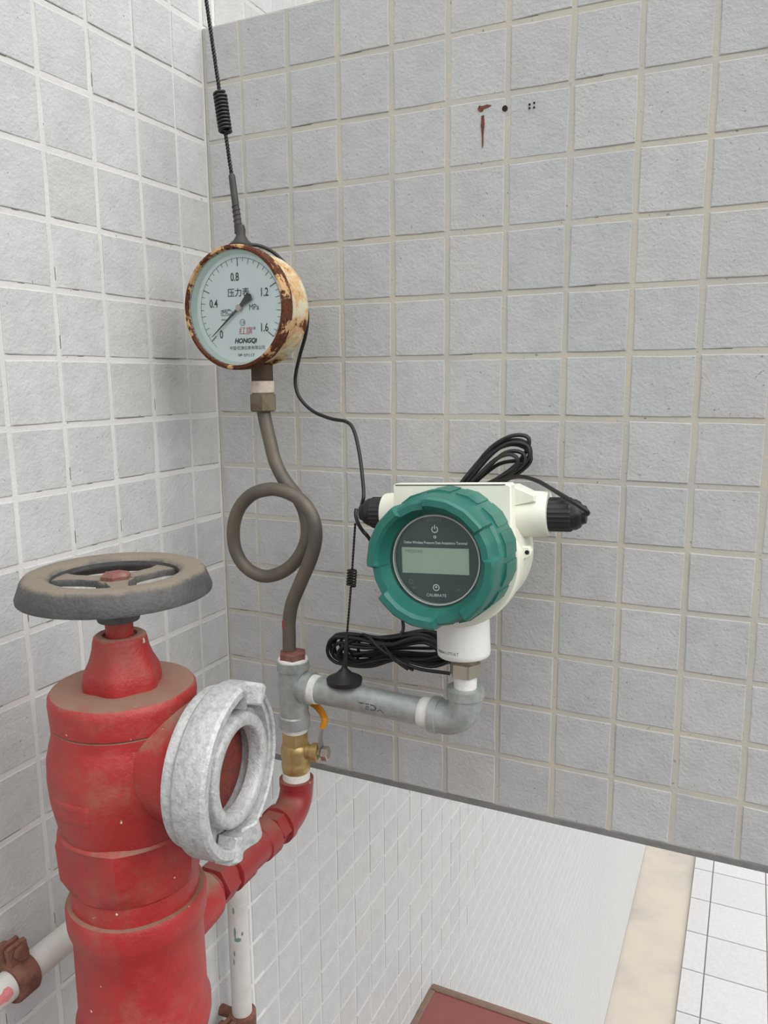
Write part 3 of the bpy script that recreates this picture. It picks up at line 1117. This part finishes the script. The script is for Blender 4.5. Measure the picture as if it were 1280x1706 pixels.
# D-shaped housing: square shoulders above, round below
poly = [(-.0445, .0485), (-.043, .0500), (.043, .0500), (.0445, .0485), (.0445, .010)]
poly += [(.0500 * math.cos(a), -.006 + .0500 * math.sin(a)) for a in np.linspace(math.radians(8), math.radians(-188), 34)]
poly += [(-.0445, .010)]
poly = poly[::-1]
mb = MB()
mb.prism(poly, T(0, 0, 0), TU, TV, TW, .0120, .0245, .0012)
mb.lathe(T(0, -.004, 0), TW, [(-.030, .030), (-.0298, .0460), (-.027, .0490), (.013, .0500)], 56)
hs = mb.build('housing', 'cream', tx)
mb = MB()
mb.box(T(-.001, .0491, .0242), (.0415, .0003, .0006), TU, TV, TW)
mb.build('lid_gap', 'hole', hs, 0)
mb = MB()
mb.lathe(T(0, .0255, -.004), TU, [(.038, .0185), (.046, .0172), (.0640, .0166), (.0658, .0160), (.0660, .0120)], 36)
mb.build('cable_boss', 'cream', hs)
mb = MB()
mb.lathe(T(0, .0250, -.004), -TU, [(.038, .0185), (.046, .0165), (.0610, .0158), (.0626, .0152), (.0630, .0120)], 36)
mb.build('cable_boss', 'cream', hs)
mb = MB()
tabp = [(.0035 * math.cos(a) + .0475, .0035 * math.sin(a) - .002) for a in np.linspace(-1.3, 1.3, 8)] + [(.040, .0065), (.040, -.0065)]
mb.prism([(.040, -.0075), (.050, -.006), (.0550, -.0035), (.0558, .0005), (.0540, .0035), (.040, .0045)], T(0, 0, 0), TU, TV, TW, .006, .012, .0008)
mb.build('lug', 'cream', hs)
mb = MB()
mb.lathe(T(.0525, -.0005, .0122), TW, [(-.002, .0016), (.0003, .0016)], 12)
mb.build('lug_hole', 'hole', hs, 0)
mb = MB()
mb.prism([(.030, .0475), (.043, .0475), (.0590, .0400), (.0590, .0360), (.030, .0300)], T(0, 0, 0), TU, TV, TW, -.009, .0125, .0010)
mb.build('shoulder', 'cream', hs, 0)

ribf = lambda a, t: 1.0 + 0.028 * (1 if math.cos(24 * a) > 0.1 else 0)
for sgn, nm in ((1, 'R'), (-1, 'L')):
    d = TU * sgn
    b0 = .0655 if sgn > 0 else .0625
    oo = T(0, .0253, -.004)
    gl = .0155 if sgn > 0 else .0105
    mb = MB()
    mb.lathe(oo, d, [(b0, .0118), (b0 + .0005, .0122), (b0 + gl, .0122), (b0 + gl + .0012, .0114)], 96, rfun=ribf)
    gl_ = mb.build('cable_gland', 'black', tx, 30)
    mb = MB()
    mb.lathe(oo, d, [(b0 + gl + .0005, .0113), (b0 + gl + .0040, .0108), (b0 + gl + .0070, .0092), (b0 + gl + .0082, .0070), (b0 + gl + .0110, .0062), (b0 + gl + .0113, .0040)], 28, rfun=lambda a, t: 1 + .03 * math.cos(8 * a))
    mb.build('gland_dome', 'black', gl_)

# teal cap: ring with four raised lugs, ribbed skirt
CR = .0448


def lugness(a):
    """1 on the four raised sectors, 0 in the gaps; a measured from TU towards TV"""
    dgr = (math.degrees(a) - 33) % 90
    return 1.0 if dgr < 62 else 0.0


n = 180
x_, y_ = TU, TV
prof = [(.0200, .0455, 0), (.0215, .0474, 0), (.0500, .0466, 0), (.0540, .0458, 0), (.0560, .0464, 1), (.0710, .0460, 2), (.0755, .0452, 3), (.0775, .0436, 4), (.0775, .0392, 4), (.0750, .0368, 5), (.0640, .0335, 6), (.0620, .0322, 6), (.0560, .0322, 6), (.0560, .0340, 6)]
vs, fs = [], []
for t_, r, kind in prof:
    for k in range(n):
        a = 2 * math.pi * k / n
        lg = lugness(a)
        tt, rr = t_, r
        if kind in (1, 2, 3, 4):
            rr = r - (.0026 * (1 - lg) if kind < 4 else .0022 * (1 - lg))
            # flat facets on the lugs
            rr *= 1 - .010 * abs(math.sin(a * 10.0))
        if kind in (3, 4, 5):
            tt = t_ - .0030 * (1 - lg)
        if kind == 0 and t_ > .02:
            rr *= 1 - .006 * (1 if math.cos(18 * a) > .82 else 0)
        vs.append(T(0, 0, 0) + TW * tt + (x_ * math.cos(a) + y_ * math.sin(a)) * rr)
m_ = len(prof)
for i in range(m_):
    j = (i + 1) % m_
    for k in range(n):
        l = (k + 1) % n
        fs.append((i * n + k, i * n + l, j * n + l, j * n + k))
mb = MB()
mb.add(vs, fs)
cap = mb.build('cap', 'teal', tx, 22)
for k in range(14):                        # raised grip panels round the skirt
    a0_, a1_ = 2 * math.pi * (k + .10) / 14, 2 * math.pi * (k + .90) / 14
    vs = []
    for rr in (.0452, .0473):
        for (w_, aa) in ((.0250, a0_), (.0250, a1_), (.0510, a1_), (.0510, a0_)):
            vs.append(T(0, 0, w_) + (x_ * math.cos(aa) + y_ * math.sin(aa)) * (rr + (.0008 if w_ < .03 else 0)))
        am = (a0_ + a1_) / 2
        for w_ in (.0250, .0510):
            vs.append(T(0, 0, w_) + (x_ * math.cos(am) + y_ * math.sin(am)) * (rr + .0008 + (.0008 if w_ < .03 else 0)))
    mb = MB()
    mb.add(vs, [(6, 10, 11, 9), (10, 7, 8, 11), (0, 6, 10, 4)[:0] or (0, 3, 9, 6), (1, 7, 8, 2), (0, 4, 1, 7, 10, 6), (3, 9, 11, 8, 2, 5)])
    mb.build('grip_panel', 'teal', cap, 0)
mb = MB()
mb.lathe(T(0, 0, 0), TW, [(.0560, .0316), (.0612, .0316), (.0616, .0312), (.0612, .0306), (.0560, .0306)], 64, closed=True)
mb.build('retaining_ring', 'whiteplastic', tx)
mb = MB()
mb.lathe(T(0, 0, 0), TW, [(.0500, .0322), (.0580, .0322)], 56)
pn_ = mb.build('display_panel', 'panel', tx)
mb = MB()
mb.box(T(-.0012, -.0008, .0582), (.0243, .0090, .0004), TU, TV, TW)
lcd = mb.build('display', 'lcd', pn_, 0)
mb = MB()
text_on(mb, 'PRESSURE', .0030, T(-.0165, .0055, .0588), TU, TV)
mb.build('display_print', 'print_dim', lcd, 0)
fw = .0583
mb = MB()
text_on(mb, 'Online Wireless Pressure Data Acquisition Terminal', .0026, T(-.001, .0117, fw), TU, TV, bold=.00004, sx=.83)
mb.build('title_print', 'print_white', pn_, 0)
mb = MB()
ring(mb, T(-.001, .0210, fw), TU, TV, .0018, .0024, 24, 120, 420)
mb.add([T(-.001 + a_, .0210 + b_, fw) for a_, b_ in ((-.0003, .0002), (.0003, .0002), (.0003, .0031), (-.0003, .0031))], [(0, 1, 2, 3)])
mb.build('power_symbol', 'print_white', pn_, 0)
mb = MB()
ring(mb, T(-.001, -.0195, fw), TU, TV, .0018, .0024, 24)
text_on(mb, '+', .0034, T(-.001, -.0193, fw), TU, TV, bold=.0001)
mb.build('target_symbol', 'print_white', pn_, 0)
mb = MB()
text_on(mb, 'CALIBRATE', .0029, T(-.001, -.0250, fw), TU, TV)
mb.build('calibrate_print', 'print_white', pn_, 0)
mb = MB()
text_on(mb, 'POWER', .0030, T(-.001, .0272, fw), TU, TV)
mb.build('power_print', 'print_dim', pn_, 0)
mb = MB()
ring(mb, T(-.001, .0158, fw), TU, TV, .0005, .0010, 16)
mb.build('lamp_symbol', 'print_white', pn_, 0)
mb = MB()
ring(mb, T(-.0195, -.0160, fw), TU, TV, .0012, .0016, 20)
mb.build('key_symbol', 'print_dim', pn_, 0)
mb = MB()
text_on(mb, 'SET', .0024, T(-.0170, -.0205, fw), TU, TV)
mb.build('key_print', 'print_dim', pn_, 0)
mb = MB()
text_on(mb, 'UP', .0024, T(.0150, -.0205, fw), TU, TV)
mb.build('key_print', 'print_dim', pn_, 0)
mb = MB()
mb.lathe(T(0, 0, 0), TW, [(.0622, .0326), (.0632, .0326)], 56)
mb.build('window_glass', 'glass', tx)


# ================================================================= ANTENNAS
def twisted(mb, pts, r, sep, turns_per_m, n=6):
    pts = [np.asarray(p, float) for p in pts]
    # resample
    seg = [np.linalg.norm(b - a) for a, b in zip(pts, pts[1:])]
    L = sum(seg)
    m = max(12, int(L * turns_per_m * 7))
    res = []
    for i in range(m + 1):
        s_ = L * i / m
        k = 0
        while k < len(seg) - 1 and s_ > seg[k]:
            s_ -= seg[k]
            k += 1
        res.append(pts[k] + (pts[k + 1] - pts[k]) * min(1, s_ / seg[k]))
    d = norm(pts[-1] - pts[0])
    x, y, _ = basis(d)
    for ph in (0, math.pi):
        q = []
        for i, p in enumerate(res):
            a = 2 * math.pi * turns_per_m * L * i / m + ph
            q.append(p + (x * math.cos(a) + y * math.sin(a)) * sep)
        mb.tube(q, r, n)


def coil(mb, p0, p1, R_, r, turns):
    p0, p1 = np.asarray(p0, float), np.asarray(p1, float)
    x, y, z = basis(p1 - p0)
    q = [p0]
    N = int(turns * 16)
    for i in range(N + 1):
        a = 2 * math.pi * i / 16
        u = i / N
        q.append(p0 + (p1 - p0) * (.03 + .94 * u) + (x * math.cos(a) + y * math.sin(a)) * R_)
    q.append(p1)
    mb.tube(q, r, 8)


def antenna(name, label, base, mast_top, c0, c1, tip, rb, hb, rm, coilR, turns, wire):
    base = np.asarray(base, float)
    t_ = thing(name, label, 'antenna', base)
    d = norm(np.asarray(mast_top) - base)
    L = np.linalg.norm(np.asarray(mast_top) - base)
    mb = MB()
    mb.lathe(base, Z, [(0, rb), (hb * .30, rb * 1.02), (hb * .36, rb * .93), (hb * .52, rb * .62), (hb * .75, rb * .40), (hb * 1.05, rm * 1.5), (hb * 1.3, rm * 1.15)], 28)
    mb.build('magnet_base', 'mast' if rm > .002 else 'black', t_)
    mb = MB()
    mb.lathe(base, d, [(hb * .9, rm * 1.35), (hb * 1.5, rm * 1.1), (L * .97, rm), (L, rm * .7)], 16)
    mb.build('mast', 'mast' if rm > .002 else 'black', t_)
    mb = MB()
    twisted(mb, [mast_top - d * .004, c0], wire, wire * .8, 190)
    mb.build('whip_wire', 'rubber', t_)
    mb = MB()
    coil(mb, c0, c1, coilR, wire * 1.25, turns)
    mb.build('coil_spring', 'rubber', t_)
    mb = MB()
    twisted(mb, [c1, tip], wire, wire * .8, 190)
    mb.build('whip_wire', 'rubber', t_)
    return t_


ay1 = -.0720
A1 = [(0.0845,-0.0720,0.1406), (0.0778,-0.0720,0.1991), (0.0734,-0.0720,0.2310), (0.0692,-0.0720,0.2630), (0.0604,-0.0720,0.3282), (0.0510,-0.0720,0.3994)]
a1 = antenna('antenna', 'tall thin antenna with a wire spring standing on top of the rusty gauge',
             (A1[0][0], ay1, gz + .0485), V(*A1[1]), V(*A1[2]), V(*A1[3]), V(*A1[5]), .0098, .0155, .0028, .0046, 11, .0010)
# ridged lower sleeve of the mast
mb = MB()
b0_, b1_ = V(A1[0][0], ay1, gz + .0485), V(*A1[1])
md = norm(b1_ - b0_)
coil(mb, b0_ + md * .017, b0_ + md * .037, .0028, .0007, 5)
mb.build('mast_ridges', 'mast', a1)
cpath = [V(A1[0][0] + .004, ay1, gz + .0525), (0.0918,-0.0660,0.1432), (0.0972,-0.0600,0.1422), (0.1051,-0.0515,0.1365), (0.1152,-0.0475,0.1242), (0.1255,-0.0460,0.1066), (0.1302,-0.0450,0.0888), (0.1273,-0.0430,0.0716), (0.1190,-0.0410,0.0517),
         (0.1135,-0.0400,0.0328), (0.1167,-0.0400,0.0183), (0.1297,-0.0400,0.0060), (0.1479,-0.0410,-0.0005), (0.1653,-0.0430,-0.0032), (0.1736,-0.0460,-0.0105), (0.1824,-0.0540,-0.0282), (0.1900,-0.0640,-0.0468), (0.1957,-0.0735,-0.0601), (0.1944,-0.0745,-0.0684), (0.1926,-0.0745,-0.0765)]
mb = MB()
mb.tube(spline(cpath, 6), .00155, 10)
mb.build('cable', 'rubber', a1)

zt = pz(.178) + .0113
A2 = [(0.1811,-0.0850,-0.2175), (0.1841,-0.0850,-0.1762), (0.1888,-0.0850,-0.1342), (0.1902,-0.0850,-0.1195), (0.1936,-0.0850,-0.0816)]
a2 = antenna('antenna', 'short black magnetic antenna standing on the galvanised cross pipe', (A2[0][0], AY, zt), V(*A2[1]), V(*A2[2]), V(*A2[3]), V(*A2[4]),
             .0148, .0125, .0016, .0036, 6, .0006)
mb = MB()
c2 = [(0.1992,-0.0935,-0.0682), (0.1999,-0.0960,-0.0725), (0.2019,-0.0960,-0.0791), (0.2050,-0.0940,-0.0854), (0.2093,-0.0900,-0.0931), (0.2098,-0.0660,-0.1204), (0.2134,-0.0480,-0.1528), (0.2180,-0.0460,-0.1741), (0.2175,-0.0500,-0.1825), (0.2128,-0.0560,-0.1919), (0.1968,-0.0580,-0.1973), (0.1775,-0.0600,-0.2021)]
mb.tube(spline(c2, 6), .0015, 10)
mb.build('cable', 'rubber', a2)

# ================================================================= CABLE BUNDLES
cb = thing('cable_bundle', 'loose bundle of black cable lying behind the short antenna on the cross pipe', 'cable', (.205, -.058, -.215))
for k in range(11):
    j = lambda s_: random.uniform(-s_, s_)
    lx = .1500 + .006 * (k % 4) + j(.002)
    rx = .2640 + j(.006)
    zc0 = -.2010 + j(.004)
    zc1 = -.1920 + j(.006)
    hh = .0095 + j(.004)
    yy = -.062 + .0034 * (k % 6) + j(.001)
    pin = .55 + j(.2)
    pts = [V(lx, yy, zc0 - .002), V(lx + .006, yy, zc0 + hh), V(lx + .028, yy + .002, zc0 + hh * 1.15), V((lx + rx) / 2, yy, (zc0 + zc1) / 2 + hh * pin + .003),
           V(rx - .02, yy - .002, zc1 + hh * .9 + .004), V(rx, yy, zc1 + j(.003)), V(rx - .018, yy + .003, zc1 - hh * .9), V((lx + rx) / 2 + .005, yy + .004, (zc0 + zc1) / 2 - hh * pin),
           V(lx + .03, yy + .003, zc0 - hh * .8), V(lx + .008, yy + .002, zc0 - hh * .95)]
    mb = MB()
    mb.tube(spline(pts, 5, True), .00155, 8, closed=True)
    mb.build('loop', 'rubber', cb)
mb = MB()
mb.tube(spline([(0.1767,-0.0520,-0.2104), (0.1815,-0.0560,-0.1877), (0.1905,-0.0600,-0.1841), (0.2081,-0.0640,-0.1937), (0.2364,-0.0660,-0.2030), (0.2681,-0.0660,-0.2032)], 6), .0015, 8)
mb.build('loop', 'rubber', cb)
mb = MB()
mb.tube(spline([(0.2082,-0.0640,-0.1884), (0.2178,-0.0670,-0.1981), (0.2271,-0.0670,-0.2019), (0.2359,-0.0660,-0.2056)], 6), .0011, 8)
mb.tube(spline([(0.2114,-0.0650,-0.1913), (0.2216,-0.0670,-0.2002), (0.2310,-0.0660,-0.2059)], 6), .0009, 8)
mb.build('tie_wire', 'rubber', cb)

ub = thing('cable_bundle', 'coiled black cable standing up behind the top of the cream housing', 'cable', (.29, -.045, -.045))
U = [[(0.2654,-0.0360,-0.0541), (0.2874,-0.0360,-0.0250), (0.3043,-0.0340,-0.0133), (0.3180,-0.0330,-0.0126), (0.3196,-0.0330,-0.0210), (0.3089,-0.0350,-0.0368), (0.2851,-0.0370,-0.0539)],
     [(0.2696,-0.0390,-0.0535), (0.2914,-0.0390,-0.0275), (0.3065,-0.0380,-0.0177), (0.3197,-0.0370,-0.0193), (0.3211,-0.0380,-0.0294), (0.3075,-0.0400,-0.0410), (0.2891,-0.0400,-0.0534)],
     [(0.2757,-0.0420,-0.0538), (0.2963,-0.0420,-0.0309), (0.3075,-0.0410,-0.0240), (0.3180,-0.0410,-0.0255), (0.3185,-0.0420,-0.0338), (0.3065,-0.0430,-0.0417), (0.2871,-0.0430,-0.0531)],
     [(0.2737,-0.0450,-0.0535), (0.2943,-0.0450,-0.0325), (0.3068,-0.0450,-0.0260), (0.3145,-0.0450,-0.0290), (0.3127,-0.0450,-0.0365), (0.3023,-0.0450,-0.0435), (0.2847,-0.0450,-0.0529)],
     [(0.2706,-0.0300,-0.0556), (0.2927,-0.0300,-0.0370), (0.3074,-0.0300,-0.0326), (0.3152,-0.0300,-0.0332), (0.3124,-0.0300,-0.0410), (0.3008,-0.0300,-0.0468), (0.2869,-0.0300,-0.0548)],
     [(0.2649,-0.0375,-0.0539), (0.2879,-0.0375,-0.0287), (0.3050,-0.0360,-0.0193), (0.3182,-0.0350,-0.0218), (0.3224,-0.0355,-0.0315), (0.3107,-0.0375,-0.0431), (0.2906,-0.0385,-0.0535)],
     [(0.2623,-0.0330,-0.0546), (0.2842,-0.0320,-0.0284), (0.3025,-0.0310,-0.0169), (0.3168,-0.0300,-0.0176), (0.3211,-0.0310,-0.0282), (0.3111,-0.0320,-0.0418), (0.2922,-0.0340,-0.0540)]]
for pts in U:
    q = [V(*p) for p in pts]
    q = [q[0] + (q[0] - q[1]) * .5] + q + [q[-1] + (q[-1] - q[-2]) * .5]
    mb = MB()
    mb.tube(spline(q, 6), .0016, 8)
    mb.build('loop', 'rubber', ub)
mb = MB()
mb.tube(spline([(0.2906,-0.0450,-0.0498), (0.3045,-0.0490,-0.0453), (0.3202,-0.0580,-0.0412), (0.3366,-0.0700,-0.0422), (0.3523,-0.0800,-0.0476), (0.3675,-0.0905,-0.0530), (0.3758,-0.0925,-0.0573), (0.3779,-0.0900,-0.0605), (0.3739,-0.0860,-0.0626)], 6), .0016, 10)
mb.build('lead', 'rubber', ub)

# ================================================================= WHITE CONDUIT AND CLAMPS
CX, CZ = .0270, -.3870
cd = thing('conduit_pipe', 'white painted pipe running along the left wall and bending down behind the hydrant', 'pipe', (CX, -.041, -1.35))
cy = -.041
rb_ = .028
path = [(CX, -.80, CZ), (CX, cy - rb_, CZ)] + [(CX, cy - rb_ + rb_ * math.sin(a), CZ - rb_ + rb_ * math.cos(a)) for a in np.linspace(.15, math.pi / 2, 9)] + [(CX, cy, -.55), (CX, cy, -1.35)]
mb = MB()
mb.tube(path, .0106, 24)
cp = mb.build('pipe', 'wpipe', cd)
mb = MB()
mb.lathe((CX, cy, 0), Z, [(-.495, .0107), (-.4935, .0110), (-.455, .0110), (-.4535, .0107)], 24)
mb.build('paint_joint', 'wpipe', cd)
mb = MB()


def patch(mb, org, axis, front, r, t0, t1, a0, a1, n=8, m=6):
    """a thin irregular flake lying on a round pipe"""
    x, y, z = basis(axis, front)
    vs, fs = [(org + z * (t0 + t1) / 2 + (x * math.cos((a0 + a1) / 2) + y * math.sin((a0 + a1) / 2)) * (r + .00025))], []
    N = 14
    for k in range(N):
        b = 2 * math.pi * k / N
        q = random.uniform(.7, 1.15)
        t_ = (t0 + t1) / 2 + (t1 - t0) / 2 * math.sin(b) * q
        a = (a0 + a1) / 2 + (a1 - a0) / 2 * math.cos(b) * q
        vs.append(org + z * t_ + (x * math.cos(a) + y * math.sin(a)) * (r + .00025))
    mb.add(vs, [(0, k + 1, (k + 1) % N + 1) for k in range(N)])


for t0, t1, a0, a1 in ((-.472, -.464, -.2, .25), (-.484, -.478, -.35, -.15), (-.505, -.496, -.45, -.25), (-.533, -.518, -.4, -.2), (-.536, -.531, -.4, .3), (-.53, -.525, .3, .5),
                       (-.553, -.546, -.55, -.35), (-.487, -.484, .1, .25), (-.563, -.556, -.6, -.45)):
    patch(mb, V(CX, cy, 0), Z, (.55, -.8, 0), .0106, t0, t1, a0, a1)
mb.build('paint_chips', 'print_dim', cp, 0)
mb = MB()
patch(mb, V(CX, 0, CZ), (0, 1, 0), (.9, 0, .35), .0106, -.3225, -.3085, -.35, .45)
mb.build('pink_patch', 'pinkpaint', cp, 0)


def clamp(label, c, axis, side, wallside, grp=None):
    """rusty two-part pipe clip: band, two ears, bolt, stud into the wall"""
    c, z = np.asarray(c, float), norm(axis)
    s_ = norm(side)
    t_ = thing('pipe_clamp', label, 'clamp', c, 'rusty clamps on the white pipe')
    mb = MB()
    wob = lambda a, t: 1 + .035 * math.sin(3 * a + 1) + .02 * math.sin(7 * a)
    mb.lathe(c, z, [(-.0085, .0109), (-.0085, .0136), (-.0070, .0146), (.0070, .0146), (.0085, .0136), (.0085, .0109)], 40, closed=True, rfun=lambda a, t: 1)
    mb.build('band', 'rust', t_)
    for q in (-.0035, .0035):
        mb = MB()
        ex = s_
        ey = np.cross(z, s_)
        mb.prism([(.011, -.0022), (.0260, -.0018), (.0275, .0), (.0260, .0018), (.011, .0022)], c + ey * q * 1.1, ex, ey, z, -.0080, .0080, .0012)
        mb.build('ear', 'rust', t_)
    mb = MB()
    ey = np.cross(z, s_)
    mb.lathe(c + s_ * .0205, ey, [(-.011, .0030), (-.0108, .0050), (-.0070, .0052), (-.0068, .0026), (.0068, .0026), (.0070, .0050), (.0108, .0048), (.011, .003)], 18)
    mb.build('bolt', 'rust', t_, 25)
    mb = MB()
    wv = norm(wallside)
    mb.lathe(c, wv, [(.0105, .0060), (.0180, .0055), (CX + .002, .0060)], 14)
    mb.build('wall_stud', 'rust', t_)
    return t_


clamp('rusty brown clamp round the white pipe at the lower left edge', (CX, -.2975, CZ), (0, 1, 0), (-.15, 0, 1), (-1, 0, 0))
clamp('rusty brown clamp round the upright white pipe under the red branch', (CX, cy, -.634), (0, 0, 1), (-.25, -1, 0), (-1, 0, 0))

# ================================================================= RED CABINET BELOW
rc = thing('hose_cabinet', 'dusty dark red hose cabinet fixed low on the left wall, only its top showing', 'cabinet', (.135, .2965, -1.90))
c0, c1, ct = .0005, .262, -1.083
mb = MB()
mb.box(((c0 + c1) / 2, .2965, (ct - 1.90) / 2), ((c1 - c0) / 2, .275, (1.90 + ct) / 2), bev=.004)
mb.build('box', 'red_box', rc)
mb = MB()
for cx_, cy_, hx_2, hy_2 in (((c0 + c1) / 2, .5640, (c1 - c0) / 2 - .002, .0075), ((c0 + c1) / 2, .0290, (c1 - c0) / 2 - .002, .0075)):
    mb.box((cx_, cy_, ct + .0003), (hx_2, hy_2, .0012), bev=.0006)
mb.box((c0 + .006, 0.2965, ct + .0003), (.0055, .262, .0012), bev=.0006)
mb.box((c1 - .006, 0.2965, ct + .0003), (.0055, .262, .0012), bev=.0006)
mb.build('rim', 'box_edge', rc)
mb = MB()
mb.box((c1 + .003, .2965, -1.49), (.004, .260, .395), bev=.002)
mb.build('door', 'red_box', rc)

for o in list(sc.objects):
    if '_org' in o:
        del o['_org']
